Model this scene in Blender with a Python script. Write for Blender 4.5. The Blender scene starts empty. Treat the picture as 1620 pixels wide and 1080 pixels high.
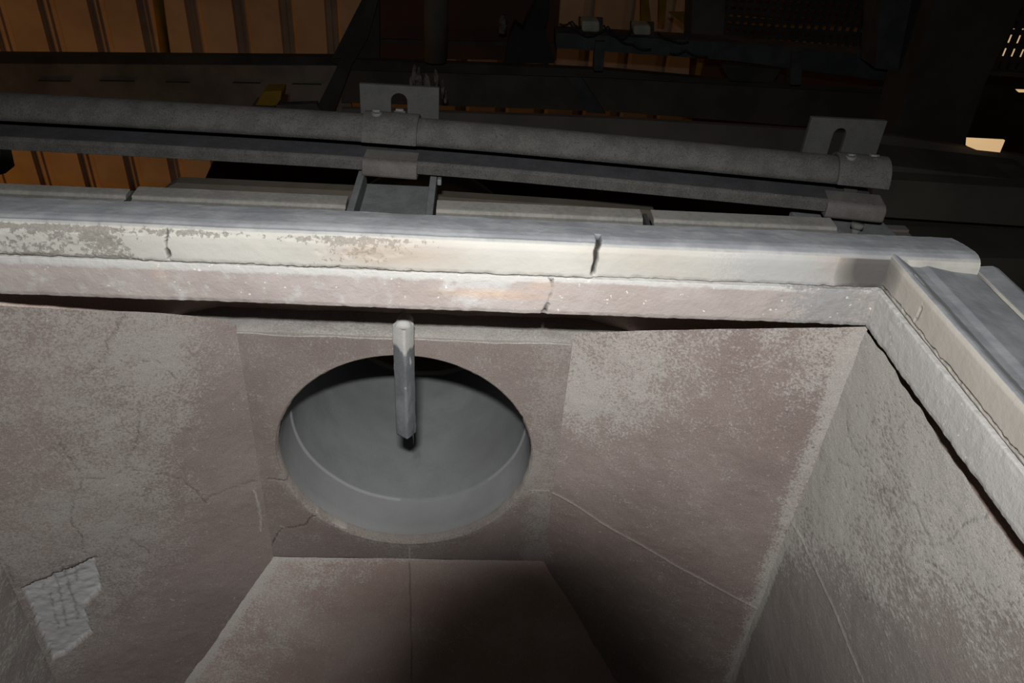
import bpy, math, random
import numpy as np
from mathutils import Vector, Matrix

# ------------------------------------------------------------------ units
# drawing units "u" are relative to the camera; 1 u = S metres
S = 0.4545
CAMZ = 4.0
CAM = np.array([0.0, 0.0, CAMZ])
col = bpy.context.scene.collection
scene = bpy.context.scene

# ------------------------------------------------------------------ camera
F = 1241.0
_y = np.array([-50.0, -870.0, F]); _y /= np.linalg.norm(_y)
_x = np.array([20120 - 810.0, 1199 - 540.0, F]); _x -= _y * (_x @ _y); _x /= np.linalg.norm(_x)
_d = np.cross(_y, _x); _d = -_d if _d[1] < 0 else _d
MW = np.array([_x, _y, -_d])                    # world <- camera (x right, y down, z forward)
cam_data = bpy.data.cameras.new('camera')
cam = bpy.data.objects.new('camera', cam_data); col.objects.link(cam)
cam_data.sensor_width = 36.0; cam_data.sensor_fit = 'HORIZONTAL'
cam_data.lens = F / 1620.0 * 36.0
cam_data.clip_start = 0.01; cam_data.clip_end = 100
right = MW @ np.array([1, 0, 0.]); up = MW @ np.array([0, -1., 0]); fwd = MW @ np.array([0, 0, 1.])
R = Matrix(((right[0], up[0], -fwd[0]), (right[1], up[1], -fwd[1]), (right[2], up[2], -fwd[2])))
cam.matrix_world = Matrix.Translation(Vector(CAM)) @ R.to_4x4()
scene.camera = cam

# ------------------------------------------------------------------ colour management
vs = scene.view_settings
vs.view_transform = 'Standard'; vs.look = 'None'; vs.gamma = 1.0; vs.exposure = 0.0
vs.use_curve_mapping = False

# ------------------------------------------------------------------ world: a nearly dark plant hall
w = bpy.data.worlds.new('hall_dark'); scene.world = w; w.use_nodes = True
w.node_tree.nodes['Background'].inputs[0].default_value = (1.0, 0.80, 0.68, 1)
w.node_tree.nodes['Background'].inputs[1].default_value = 0.013

# ------------------------------------------------------------------ lights
def area(name, loc, target, size, size_y, power, color, spread=180):
    l = bpy.data.lights.new(name, 'AREA'); l.shape = 'RECTANGLE'; l.size = size; l.size_y = size_y
    l.energy = power; l.color = color; l.spread = math.radians(spread)
    o = bpy.data.objects.new(name, l); col.objects.link(o)
    loc = Vector(loc); o.location = loc
    o.rotation_euler = (Vector(target) - loc).to_track_quat('-Z', 'Y').to_euler()
    return o
FL_UP, FL_BACK = 0.0680, 0.080                   # pop-up flash above and behind the lens front
fl_pos = CAM + up * FL_UP - fwd * FL_BACK - right * 0.003
flash = area('camera_flash', fl_pos, fl_pos + fwd + up * 0.09, 0.034, 0.014, 4.0, (1.0, 0.985, 0.97), 120)
flash.matrix_world = Matrix.Translation(Vector(fl_pos)) @ R.to_4x4() @ Matrix.Rotation(math.radians(-4), 4, 'X')
# sodium lamps of the hall, far below and above the cladding
area('sodium_lamp_low', (-3.4, 3.0, 1.2), (-1.6, 5.0, 2.3), 0.5, 0.3, 9.0, (1.0, 0.42, 0.08))
area('sodium_lamp_high', (-3.2, 3.2, 4.9), (-0.9, 5.1, 3.2), 0.5, 0.3, 2.7, (1.0, 0.60, 0.34))
area('sodium_lamp_right', (2.4, 3.6, 4.6), (0.6, 5.4, 3.3), 0.4, 0.3, 2.0, (1.0, 0.48, 0.14))

# ------------------------------------------------------------------ helpers
def W(p):                                       # units -> metres in the world
    p = np.asarray(p, float); return p * S + CAM
def ray(px, py): return MW @ np.array([px - 810.0, py - 540.0, F])
def atY(px, py, Y): r = ray(px, py); return r * Y / r[1]
def atZ(px, py, Z): r = ray(px, py); return r * Z / r[2]
def atPl(px, py, p, n): r = ray(px, py); p = np.asarray(p, float); n = np.asarray(n, float); return r * (p @ n) / (r @ n)

def link(o, parent=None):
    col.objects.link(o)
    if parent is not None: o.parent = parent
    return o
def tag(o, label=None, cat=None, group=None, kind=None):
    if label: o['label'] = label
    if cat: o['category'] = cat
    if group: o['group'] = group
    if kind: o['kind'] = kind
    return o
def thing(name, label, cat, group=None):
    o = bpy.data.objects.new(name, None); col.objects.link(o); o.empty_display_size = 0.02
    return tag(o, label, cat, group)
def mesh_np(name, V, Fq, mat, parent=None, attrs=None, smooth=True, world=True):
    V = np.asarray(V, float)
    if world: V = V * S + CAM
    me = bpy.data.meshes.new(name)
    Fq = np.asarray(Fq, np.int32)
    n = Fq.shape[1]
    me.vertices.add(len(V)); me.vertices.foreach_set('co', V.ravel().astype(np.float32))
    me.loops.add(Fq.size); me.loops.foreach_set('vertex_index', Fq.ravel())
    me.polygons.add(len(Fq)); me.polygons.foreach_set('loop_start', np.arange(0, Fq.size, n, dtype=np.int32))
    me.polygons.foreach_set('use_smooth', np.full(len(Fq), smooth))
    me.update(calc_edges=True); me.validate()
    if attrs:
        for k, a in attrs.items():
            at = me.attributes.new(k, 'FLOAT', 'POINT'); at.data.foreach_set('value', np.asarray(a, np.float32).ravel())
    me.materials.append(mat)
    o = bpy.data.objects.new(name, me); return link(o, parent)

# value noise ------------------------------------------------------
_rng = np.random.RandomState(7); _T = _rng.rand(64, 64, 64)
def vnoise(P):
    P = np.asarray(P, float); i = np.floor(P).astype(int); f = P - i; f = f * f * (3 - 2 * f); i &= 63; j = (i + 1) & 63
    a = _T[i[..., 0], i[..., 1], i[..., 2]]; b = _T[j[..., 0], i[..., 1], i[..., 2]]
    c = _T[i[..., 0], j[..., 1], i[..., 2]]; d = _T[j[..., 0], j[..., 1], i[..., 2]]
    e = _T[i[..., 0], i[..., 1], j[..., 2]]; g = _T[j[..., 0], i[..., 1], j[..., 2]]
    h = _T[i[..., 0], j[..., 1], j[..., 2]]; k = _T[j[..., 0], j[..., 1], j[..., 2]]
    x, y, z = f[..., 0], f[..., 1], f[..., 2]
    return ((a*(1-x)+b*x)*(1-y)+(c*(1-x)+d*x)*y)*(1-z)+((e*(1-x)+g*x)*(1-y)+(h*(1-x)+k*x)*y)*z
def fbm(P, sc, o=4, seed=0.0):
    P = np.asarray(P, float) * sc + 17.3 * seed + 100; s = 0; a = .5
    for _ in range(o): s = s + a * (vnoise(P) - .5); P = P * 2.03 + 5.1; a *= .5
    return s * 2                                # about -1..1
def sm(x, a, b):
    t = np.clip((x - a) / (b - a), 0, 1); return t * t * (3 - 2 * t)
def dist_poly(P, pts):                          # distance from points to a 3D polyline
    d = np.full(len(P), 1e9)
    for a, b in zip(pts[:-1], pts[1:]):
        a = np.asarray(a); ab = np.asarray(b) - a; t = np.clip(((P - a) @ ab) / (ab @ ab + 1e-12), 0, 1)
        d = np.minimum(d, np.linalg.norm(P - a - t[:, None] * ab, axis=1))
    return d
def grid_faces(nu, nv, closed_u=False):
    i = np.arange(nu if closed_u else nu - 1); j = np.arange(nv - 1)
    I, J = np.meshgrid(i, j, indexing='ij'); I2 = (I + 1) % nu
    return np.stack([I * nv + J, I2 * nv + J, I2 * nv + J + 1, I * nv + J + 1], -1).reshape(-1, 4)

# general little mesh collector ------------------------------------
class MB:
    def __init__(s): s.v = []; s.f = []
    def add(s, vs_, fs):
        b = len(s.v); s.v += [tuple(map(float, v)) for v in vs_]; s.f += [tuple(b + i for i in f) for f in fs]
    def box(s, a, b):
        x0, y0, z0 = a; x1, y1, z1 = b
        s.add([(x0,y0,z0),(x1,y0,z0),(x1,y1,z0),(x0,y1,z0),(x0,y0,z1),(x1,y0,z1),(x1,y1,z1),(x0,y1,z1)],
              [(0,3,2,1),(4,5,6,7),(0,1,5,4),(1,2,6,5),(2,3,7,6),(3,0,4,7)])
    def prism(s, poly, ext):                    # planar polygon extruded by a vector
        n = len(poly); poly = [np.asarray(p, float) for p in poly]; e = np.asarray(ext, float)
        s.add(poly + [p + e for p in poly], [tuple(range(n))[::-1], tuple(range(n, 2*n))] + [(i, (i+1) % n, n+(i+1) % n, n+i) for i in range(n)])
    def tube(s, pts, r, n=10, cap=True, rect=None):
        pts = [np.asarray(p, float) for p in pts]; rings = []
        for i, p in enumerate(pts):
            t = pts[min(i+1, len(pts)-1)] - pts[max(i-1, 0)]; t /= np.linalg.norm(t)
            u = np.cross(t, [0, 0, 1.]) if abs(t[2]) < .9 else np.cross(t, [0, 1., 0]); u /= np.linalg.norm(u); v_ = np.cross(t, u)
            rings.append([p + r * (math.cos(a) * u + math.sin(a) * v_) for a in [2*math.pi*(k+.5)/n for k in range(n)]])
        vv = [q for rg in rings for q in rg]
        ff = [(i*n+k, i*n+(k+1) % n, (i+1)*n+(k+1) % n, (i+1)*n+k) for i in range(len(pts)-1) for k in range(n)]
        if cap: ff += [tuple(range(n))[::-1], tuple(range((len(pts)-1)*n, len(pts)*n))]
        s.add(vv, ff)
    def sweep(s, prof, path, cap=True):          # closed profile [(a,b)] in (side,z) swept along a horizontal path
        path = [np.asarray(p, float) for p in path]; n = len(prof); vv = []
        for i, p in enumerate(path):
            t = path[min(i+1, len(path)-1)] - path[max(i-1, 0)]; t[2] = 0; t /= np.linalg.norm(t); sd = np.array([-t[1], t[0], 0])
            vv += [p + sd * a + np.array([0, 0, b]) for a, b in prof]
        ff = [(i*n+k, i*n+(k+1) % n, (i+1)*n+(k+1) % n, (i+1)*n+k) for i in range(len(path)-1) for k in range(n)]
        if cap: ff += [tuple(range(n))[::-1], tuple(range((len(path)-1)*n, len(path)*n))]
        s.add(vv, ff)
    def build(s, name, mat, parent=None, smooth=False, bevel=0.0, seg=2):
        me = bpy.data.meshes.new(name); me.from_pydata([tuple(W(v)) for v in s.v], [], s.f)
        me.materials.append(mat)
        import bmesh
        bm = bmesh.new(); bm.from_mesh(me); bmesh.ops.recalc_face_normals(bm, faces=bm.faces); bm.to_mesh(me); bm.free()
        for p in me.polygons: p.use_smooth = smooth
        o = bpy.data.objects.new(name, me); link(o, parent)
        if bevel:
            m = o.modifiers.new('bevel', 'BEVEL'); m.width = bevel * S; m.segments = seg; m.limit_method = 'ANGLE'; m.angle_limit = math.radians(40)
            for p in me.polygons: p.use_smooth = True
            wn = o.modifiers.new('wn', 'WEIGHTED_NORMAL'); wn.keep_sharp = True
        return o

# ------------------------------------------------------------------ materials
def srgb(r, g, b):
    f = lambda c: (c/255/12.92 if c/255 <= .04045 else ((c/255+.055)/1.055)**2.4)
    return (f(r), f(g), f(b), 1)
class NT:
    def __init__(s, name):
        s.m = bpy.data.materials.new(name); s.m.use_nodes = True; s.t = s.m.node_tree
        s.b = s.t.nodes['Principled BSDF']; s.o = s.t.nodes['Material Output']
        s.tc = s.t.nodes.new('ShaderNodeTexCoord')
    def lnk(s, a, b): s.t.links.new(a, b)
    def noise(s, scale, detail=4, rough=.6, stretch=None):
        n = s.t.nodes.new('ShaderNodeTexNoise'); n.inputs['Scale'].default_value = scale; n.inputs['Detail'].default_value = detail
        n.inputs['Roughness'].default_value = rough
        src = s.tc.outputs['Object']
        if stretch:
            mp = s.t.nodes.new('ShaderNodeMapping'); mp.inputs['Scale'].default_value = stretch; s.lnk(src, mp.inputs['Vector']); src = mp.outputs[0]
        s.lnk(src, n.inputs['Vector']); return n.outputs['Fac']
    def attr(s, name):
        a = s.t.nodes.new('ShaderNodeAttribute'); a.attribute_name = name; return a.outputs['Fac']
    def math(s, op, a, b=None, c=None, clamp=False):
        n = s.t.nodes.new('ShaderNodeMath'); n.operation = op; n.use_clamp = clamp
        for i, v in enumerate((a, b, c)):
            if v is None: continue
            if isinstance(v, (int, float)): n.inputs[i].default_value = v
            else: s.lnk(v, n.inputs[i])
        return n.outputs[0]
    def ramp(s, v, a, b, lo=0.0, hi=1.0):
        n = s.t.nodes.new('ShaderNodeMapRange'); n.interpolation_type = 'SMOOTHSTEP'
        s.lnk(v, n.inputs[0]); n.inputs[1].default_value = a; n.inputs[2].default_value = b; n.inputs[3].default_value = lo; n.inputs[4].default_value = hi
        return n.outputs[0]
    def mix(s, f, a, b):
        n = s.t.nodes.new('ShaderNodeMix'); n.data_type = 'RGBA'
        if isinstance(f, (int, float)): n.inputs[0].default_value = f
        else: s.lnk(f, n.inputs[0])
        for i, v in ((6, a), (7, b)):
            if isinstance(v, tuple): n.inputs[i].default_value = v
            else: s.lnk(v, n.inputs[i])
        return n.outputs[2]
    def bump(s, h, strength, dist):
        n = s.t.nodes.new('ShaderNodeBump'); n.inputs['Strength'].default_value = strength; n.inputs['Distance'].default_value = dist
        s.lnk(h, n.inputs['Height']); s.lnk(n.outputs[0], s.b.inputs['Normal'])
    def done(s, c, rough=.9, metal=0.0):
        if isinstance(c, tuple): s.b.inputs['Base Color'].default_value = c
        else: s.lnk(c, s.b.inputs['Base Color'])
        s.b.inputs['Roughness'].default_value = rough; s.b.inputs['Metallic'].default_value = metal
        s.b.inputs['Specular IOR Level'].default_value = .2
        return s.m
def c(r, g, b): return (r, g, b, 1.0)

def refractory(name, base, base2, dustc, bump=.5, stretch=None, lightc=c(.42, .40, .37), spall=None, speckdark=.25):
    n = NT(name)
    big = n.noise(9, 5, .6); mid = n.noise(45, 5, .65, stretch); fine = n.noise(420, 3, .7, stretch); grain = n.noise(1100, 2, .6)
    col_ = n.mix(n.ramp(big, .38, .62), base, base2)
    du = n.math('ADD', n.attr('dust'), n.math('ADD', n.math('MULTIPLY', n.math('SUBTRACT', mid, .5), .85), n.math('MULTIPLY', n.math('SUBTRACT', fine, .5), 1.5)))
    col_ = n.mix(n.ramp(du, .33, .68), col_, dustc)
    # pale grains and dark pits
    sp = n.ramp(n.noise(230, 2, .5), .70, .76, 0, .55); col_ = n.mix(sp, col_, lightc)
    pit = n.ramp(n.noise(300, 3, .6), .66, .74, 0, speckdark); col_ = n.mix(pit, col_, c(.06, .05, .045))
    gr = n.ramp(grain, .3, .7, .82, 1.15)
    mul = n.t.nodes.new('ShaderNodeMix'); mul.data_type = 'RGBA'; mul.blend_type = 'MULTIPLY'; mul.inputs[0].default_value = 1
    n.lnk(col_, mul.inputs[6]); n.lnk(gr, mul.inputs[7]); col_ = mul.outputs[2]
    if spall: col_ = n.mix(n.attr('spall'), col_, spall)
    col_ = n.mix(n.attr('stain_shade'), col_, c(.030, .024, .020))
    col_ = n.mix(n.attr('light'), col_, lightc)
    col_ = n.mix(n.attr('crack'), col_, c(.018, .015, .013))
    h = n.math('ADD', n.math('MULTIPLY', mid, .6), n.math('ADD', n.math('MULTIPLY', fine, .35), n.math('MULTIPLY', grain, .12)))
    n.bump(h, bump, .0025)
    return n.done(col_, .95)

M = {}
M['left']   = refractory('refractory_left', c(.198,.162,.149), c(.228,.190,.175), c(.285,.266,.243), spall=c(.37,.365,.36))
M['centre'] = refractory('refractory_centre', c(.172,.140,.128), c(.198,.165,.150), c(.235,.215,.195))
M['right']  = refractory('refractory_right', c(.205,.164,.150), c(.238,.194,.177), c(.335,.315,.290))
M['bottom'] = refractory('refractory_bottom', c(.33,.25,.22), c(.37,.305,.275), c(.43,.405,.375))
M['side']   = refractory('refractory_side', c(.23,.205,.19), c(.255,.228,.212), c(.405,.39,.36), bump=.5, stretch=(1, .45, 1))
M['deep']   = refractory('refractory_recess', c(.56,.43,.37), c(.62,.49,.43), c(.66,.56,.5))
M['ledge']  = refractory('refractory_ledge', c(.24,.215,.20), c(.30,.28,.26), c(.32,.31,.29))

def band2_mat():                                # rough pink-white lower lining band
    n = NT('lining_band')
    mid = n.noise(60, 5, .65); fine = n.noise(420, 4, .7)
    pink = n.mix(n.ramp(n.noise(14, 4, .6), .35, .65), c(.315,.274,.256), c(.365,.328,.308))
    e = n.math('ADD', n.attr('dust'), n.math('MULTIPLY', n.math('SUBTRACT', mid, .5), .9))
    col_ = n.mix(n.ramp(e, .38, .60), pink, c(.42,.413,.398))
    g = n.math('ADD', n.attr('grey'), n.math('ADD', n.math('MULTIPLY', n.math('SUBTRACT', fine, .5), 1.4), n.math('MULTIPLY', n.math('SUBTRACT', mid, .5), .4)))
    col_ = n.mix(n.ramp(g, .42, .62), col_, c(.27,.267,.26))
    col_ = n.mix(n.attr('stain_shade'), col_, c(.50,.34,.23))
    col_ = n.mix(n.ramp(n.noise(260, 2, .5), .70, .75, 0, .7), col_, c(.72,.71,.67))
    col_ = n.mix(n.ramp(n.noise(210, 3, .6), .70, .78, 0, .4), col_, c(.2,.16,.14))
    col_ = n.mix(n.attr('crack'), col_, c(.03,.025,.022))
    n.bump(n.math('ADD', n.math('MULTIPLY', mid, .5), n.math('MULTIPLY', fine, .6)), .5, .002); return n.done(col_, .95)
M['band2'] = band2_mat()
def rim_mat():                                  # cream cast rim with peeling grey flakes and grey dust on top
    n = NT('cast_rim')
    mid = n.noise(230, 5, .65); fine = n.noise(620, 4, .7)
    cream = n.mix(n.ramp(n.noise(10, 3, .5), .35, .65), c(.385,.374,.342), c(.43,.42,.385))
    e = n.math('ADD', n.attr('peel'), n.math('ADD', n.math('MULTIPLY', n.math('SUBTRACT', mid, .5), 2.3), n.math('MULTIPLY', n.math('SUBTRACT', fine, .5), 1.0)))
    col_ = n.mix(n.ramp(e, .52, .58), cream, n.mix(n.ramp(fine, .3, .7), c(.19,.182,.162), c(.27,.258,.23)))
    g = n.math('ADD', n.attr('grey'), n.math('MULTIPLY', n.math('SUBTRACT', fine, .5), 1.5))
    col_ = n.mix(n.ramp(g, .35, .75, 0, .8), col_, c(.33,.335,.335))
    col_ = n.mix(n.attr('stain_shade'), col_, c(.33,.25,.19))
    col_ = n.mix(n.attr('soot'), col_, c(.05,.047,.047))
    top = n.mix(n.ramp(n.noise(30, 5, .6), .35, .68), c(.19,.20,.215), c(.27,.28,.29))
    top = n.mix(n.ramp(n.noise(190, 3, .6), .70, .78, 0, .5), top, c(.15,.15,.15))
    tf = n.math('ADD', n.attr('top'), n.math('MULTIPLY', n.math('SUBTRACT', mid, .5), .35))
    col_ = n.mix(n.ramp(tf, .2, .95), col_, top)
    col_ = n.mix(n.attr('crack'), col_, c(.03,.027,.025))
    n.bump(n.math('ADD', mid, n.math('MULTIPLY', fine, .4)), .25, .0015); return n.done(col_, .85)
M['rim'] = rim_mat()
def steel(name, a, b, dark=None, sc=60, bump=.3, rough=.8, fine=900, amp=.35):
    n = NT(name); no = n.noise(sc, 5, .65); fi = n.noise(fine, 3, .7)
    col_ = n.mix(n.ramp(n.math('ADD', no, n.math('MULTIPLY', n.math('SUBTRACT', fi, .5), amp*2)), .35, .65), a, b)
    if dark: col_ = n.mix(n.ramp(n.noise(fine*.6, 3, .6), .58, .70, 0, .75), col_, dark)
    n.bump(n.math('ADD', no, fi), bump, .001); return n.done(col_, rough)
M['duststeel'] = steel('dusty_steel', c(.025,.0245,.0225), c(.040,.039,.036), c(.011,.0105,.0095), bump=.6, amp=.6)
M['dustplate'] = steel('dusty_plate', c(.017,.017,.0165), c(.022,.022,.0212), c(.012,.012,.012))
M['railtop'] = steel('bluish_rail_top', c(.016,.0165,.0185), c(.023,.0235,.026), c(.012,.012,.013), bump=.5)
M['clampdust'] = steel('pinkish_dust_clamp', c(.045,.042,.038), c(.060,.056,.052), None, bump=.5)
M['channel'] = steel('dusty_channel', c(.060,.063,.064), c(.085,.088,.090), None)
M['edge'] = steel('dust_edge', c(.052,.052,.049), c(.070,.070,.066))
M['slab'] = steel('pale_cover', c(.098,.095,.087), c(.128,.124,.113), None, sc=25, fine=300)
M['slabdark'] = steel('pale_cover_shadowed', c(.24,.225,.19), c(.30,.285,.25), None, sc=25)
def pipe_mat():
    n = NT('scaled_pipe'); a = n.noise(55, 5, .65, (1, 1, .4)); f = n.noise(500, 3, .7)
    col_ = n.mix(n.ramp(a, .4, .62), c(.095,.103,.110), c(.145,.153,.160))
    col_ = n.mix(n.ramp(n.noise(75, 4, .6, (1, 1, .3)), .62, .68, 0, .9), col_, c(.42,.39,.35))
    t = n.math('ADD', n.attr('top'), n.math('MULTIPLY', n.math('SUBTRACT', a, .5), 1.2))
    col_ = n.mix(n.ramp(t, .4, .55), col_, c(.36,.355,.34))
    n.bump(n.math('ADD', a, f), .5, .001); return n.done(col_, .8)
M['pipe'] = pipe_mat()
def duct_mat():
    n = NT('duct_lining'); a = n.noise(16, 4, .6); f = n.noise(500, 3, .7); g = n.noise(55, 5, .65)
    col_ = n.mix(n.ramp(a, .36, .66), c(.165,.173,.177), c(.20,.208,.213))
    col_ = n.mix(n.ramp(f, .3, .7, 0, .25), col_, c(.26,.265,.265))
    col_ = n.mix(n.attr('stain_shade'), col_, c(.14,.143,.143))
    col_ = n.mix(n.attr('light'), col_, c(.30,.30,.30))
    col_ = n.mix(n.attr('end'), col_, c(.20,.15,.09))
    n.bump(n.math('ADD', g, f), .25, .001); return n.done(col_, .85)
M['duct'] = duct_mat()
def plain(name, col_, col2=None, sc=30, rough=.8, metal=0):
    n = NT(name); col2 = col2 or tuple(v * .7 for v in col_[:3]) + (1,)
    return n.done(n.mix(n.ramp(n.noise(sc, 4, .6), .35, .65), col2, col_), rough, metal)
M['clad'] = plain('cladding_paint', c(.46,.36,.26), c(.36,.28,.20), 3)
M['beam'] = plain('dirty_beam', c(.20,.175,.14), c(.12,.105,.085), 4)
M['flange'] = plain('dark_flange', c(.05,.047,.042), c(.03,.03,.028), 6)
M['brown'] = plain('brown_casing', c(.075,.035,.02), c(.05,.025,.016), 3)
M['darkcol'] = plain('dark_column', c(.075,.068,.055), c(.05,.046,.04), 5)
M['bluegrey'] = plain('galvanised_tray', c(.055,.061,.064), c(.035,.040,.042), 12)
M['box'] = plain('junction_box', c(.26,.27,.23), c(.2,.21,.18), 20)
M['yellow'] = plain('yellow_paint', c(.20,.125,.010), c(.15,.09,.008), 8)
M['black'] = plain('black_rubber', c(.02,.02,.02), c(.012,.012,.012), 10)
M['floor'] = plain('hall_floor', c(.06,.05,.04), c(.03,.026,.02), 2)
M['splash'] = plain('whitish_crust', c(.13,.11,.10), c(.04,.035,.03), 60)
M['shell'] = plain('furnace_shell', c(.06,.055,.05), c(.04,.036,.033), 5)
M['strip'] = plain('dull_strip', c(.045,.040,.031), c(.034,.030,.023), 20)
M['girder'] = plain('girder_paint', c(.10,.09,.08), c(.075,.068,.06), 5)
M['lensblack'] = plain('lens_black', c(.03,.03,.03), c(.02,.02,.02), 40, .5)
def emis(name, col_, st):
    n = NT(name); n.b.inputs['Emission Color'].default_value = col_; n.b.inputs['Emission Strength'].default_value = st
    no = n.noise(2.2, 2, .5, (1, 1, 3)); n.lnk(n.mix(n.ramp(no, .3, .7), col_, tuple(v * .75 for v in col_[:3]) + (1,)), n.b.inputs['Emission Color']); return n.done(c(.5,.4,.3))
M['lit'] = emis('lit_window', (1.0, .66, .33, 1), .62)

# ------------------------------------------------------------------ FURNACE HOPPER
XL, XR, YB = -0.935, 0.692, 1.10
YC = 1.30                                       # centre panel
CL, CR = -0.445, 0.225
LEDGE = -0.905
hop = thing('furnace_hopper', 'large open refractory lined hopper with cream cast rim, cracked pinkish walls and round outlet', 'hopper')

def strip(px, fn): return [fn(*q) for q in px]
def wall(name, a, b, ztop, zbot, mat, cracks=(), lights=(), dustf=None, stainf=None, res=0.003, amp=.0035, spall=None, seed=1, wob=0.0, lw=.0022, cw=.0011):
    """vertical wall panel from plan point a to b (units); normal towards the camera side"""
    a = np.array([a[0], a[1], 0.]); b = np.array([b[0], b[1], 0.]); L = np.linalg.norm(b - a); t = (b - a) / L; n = np.array([t[1], -t[0], 0.])
    nu = max(4, int(L / res)); 
    if callable(zbot): zb = np.array([zbot(s_) for s_ in np.linspace(0, 1, nu)])
    else: zb = np.full(nu, zbot)
    zt_ = np.array([ztop(s_) for s_ in np.linspace(0, 1, nu)]) if callable(ztop) else np.full(nu, ztop)
    nv = max(4, int((zt_.max() - zb.min()) / res))
    u = np.linspace(0, L, nu); vv = np.linspace(0, 1, nv)
    U, Vv = np.meshgrid(u, vv, indexing='ij'); Z = zt_[:, None] + (zb - zt_)[:, None] * Vv
    P = (a[None, None] + U[..., None] * t); P[..., 2] = Z; P = P.reshape(-1, 3)
    on = lambda q: atPl(q[0], q[1], a, n)
    ck = np.zeros(len(P)); li = np.zeros(len(P)); disp = fbm(P, 9, 4, seed) * amp + fbm(P, 60, 3, seed + 3) * amp * .25
    Pw = P + np.stack([fbm(P, 75, 4, 8), fbm(P, 75, 4, 9), fbm(P, 75, 4, 11)], -1) * .0065
    for cr in cracks:
        wd = cw
        if isinstance(cr, tuple): cr, wd = cr
        d = dist_poly(Pw, [on(q) for q in cr]); k = 1 - sm(d, wd * .4, wd * 1.6 + .0012); ck = np.maximum(ck, k * .45); disp -= k * .001
    for lr in lights:
        d = dist_poly(P + (Pw - P) * .25, [on(q) for q in lr]); k = 1 - sm(d, lw * .3, lw * 1.3); li = np.maximum(li, k * .6); disp += k * .002
    A = dict(crack=ck, light=li, dust=np.zeros(len(P)), stain_shade=np.zeros(len(P)), spall=np.zeros(len(P)))
    if dustf: A['dust'] = dustf(P, on)
    if stainf: A['stain_shade'] = stainf(P, on)
    if spall is not None:
        poly = [on(q) for q in spall]; pu = np.array([[(q - a) @ t, q[2]] for q in poly]); q = np.stack([(Pw - a) @ t, Pw[:, 2]], -1)
        ins = np.zeros(len(P), bool); m = len(pu)
        for i in range(m):
            x0, y0 = pu[i]; x1, y1 = pu[(i+1) % m]
            with np.errstate(divide='ignore', invalid='ignore'):
                ins ^= ((y0 > q[:, 1]) != (y1 > q[:, 1])) & (q[:, 0] < (x1 - x0) * (q[:, 1] - y0) / (y1 - y0 + 1e-12) + x0)
        A['spall'] = ins * 1.0; disp = disp - ins * .012 + ins * fbm(P, 90, 3, 5) * .003
    P = P + n * disp[:, None]
    return mesh_np(name, P, grid_faces(nu, nv), mat, hop, A)

def blob(P, ctr, r, p=1.0): return np.clip(1 - np.linalg.norm((P - ctr) / r, axis=1), 0, 1) ** p
def top_line(pxs, a, b):
    a = np.array([a[0], a[1], 0.]); b = np.array([b[0], b[1], 0.]); n_ = np.array([(b - a)[1], -(b - a)[0], 0.])
    q = [atPl(x_, y_, a, n_) for x_, y_ in pxs]; L2 = (b - a) @ (b - a); t_ = [(p_ - a) @ (b - a) / L2 for p_ in q]; z_ = [p_[2] for p_ in q]
    return lambda s_: float(np.interp(s_, t_, z_))
# left diagonal panel ------------------------------------------------
def left_dust(P, on):
    d = .52 + .12 * fbm(P, 4.0, 3, 2)
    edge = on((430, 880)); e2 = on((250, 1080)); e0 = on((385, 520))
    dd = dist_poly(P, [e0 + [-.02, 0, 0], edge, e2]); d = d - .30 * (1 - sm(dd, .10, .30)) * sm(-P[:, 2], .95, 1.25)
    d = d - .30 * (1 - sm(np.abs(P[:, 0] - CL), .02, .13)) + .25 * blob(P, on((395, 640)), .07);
    d = d + .20 * blob(P, on((200, 760)), .32); d = d - .16 * blob(P, on((20, 700)), .30); d += .2 * blob(P, on((250, 540)), .25)
    return d
cracks_left = [
    [(196,740),(228,743),(262,752),(290,760),(308,773),(318,785),(325,797)],
    [(96,698),(105,715),(120,735),(132,757),(118,785),(112,815),(113,830),(128,845),(130,865),(137,880)],
    [(222,636),(218,690),(205,720),(196,740),(178,755),(132,757)],
    ([(205,850),(222,862),(240,878),(258,888)], .001),
    [(200,493),(185,520),(168,540),(170,555),(160,570),(135,592)],
    ([(170,560),(200,575),(250,570),(280,600)], .0009),
    [(324,790),(364,771),(400,761),(425,759)],
    [(0,880),(8,890),(20,915),(35,932)],
    ([(34,931),(60,920),(90,905),(120,892),(150,882)], .0024),
    ([(85,905),(92,930),(102,980),(108,1000)], .0016), ([(100,898),(108,930),(118,960),(125,985)], .0022),
    ([(88,925),(120,912),(140,905)], .0016), ([(92,935),(125,925)], .0014), ([(103,965),(120,956)], .0016),
    ([(80,945),(84,975),(95,1000)], .0012), ([(118,905),(124,925)], .0012), ([(70,925),(68,935)], .0012)]
lights_left = [[(402,775),(408,795),(413,822),(412,840)], [(455,905),(420,940)], [(270,948),(275,950)]]
wall('wall_panel', (XL, YB), (CL, YC), top_line([(-60,482),(0,484),(120,489),(250,495),(330,502),(365,509),(395,522)], (XL, YB), (CL, YC)), -2.35, M['left'], cracks_left, lights_left, left_dust, res=.0032,
     spall=[(34,931),(150,882),(154,905),(160,933),(150,943),(135,958),(140,985),(148,1000),(120,1022),(84,1045),(62,1000),(50,965)], seed=1)
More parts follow.
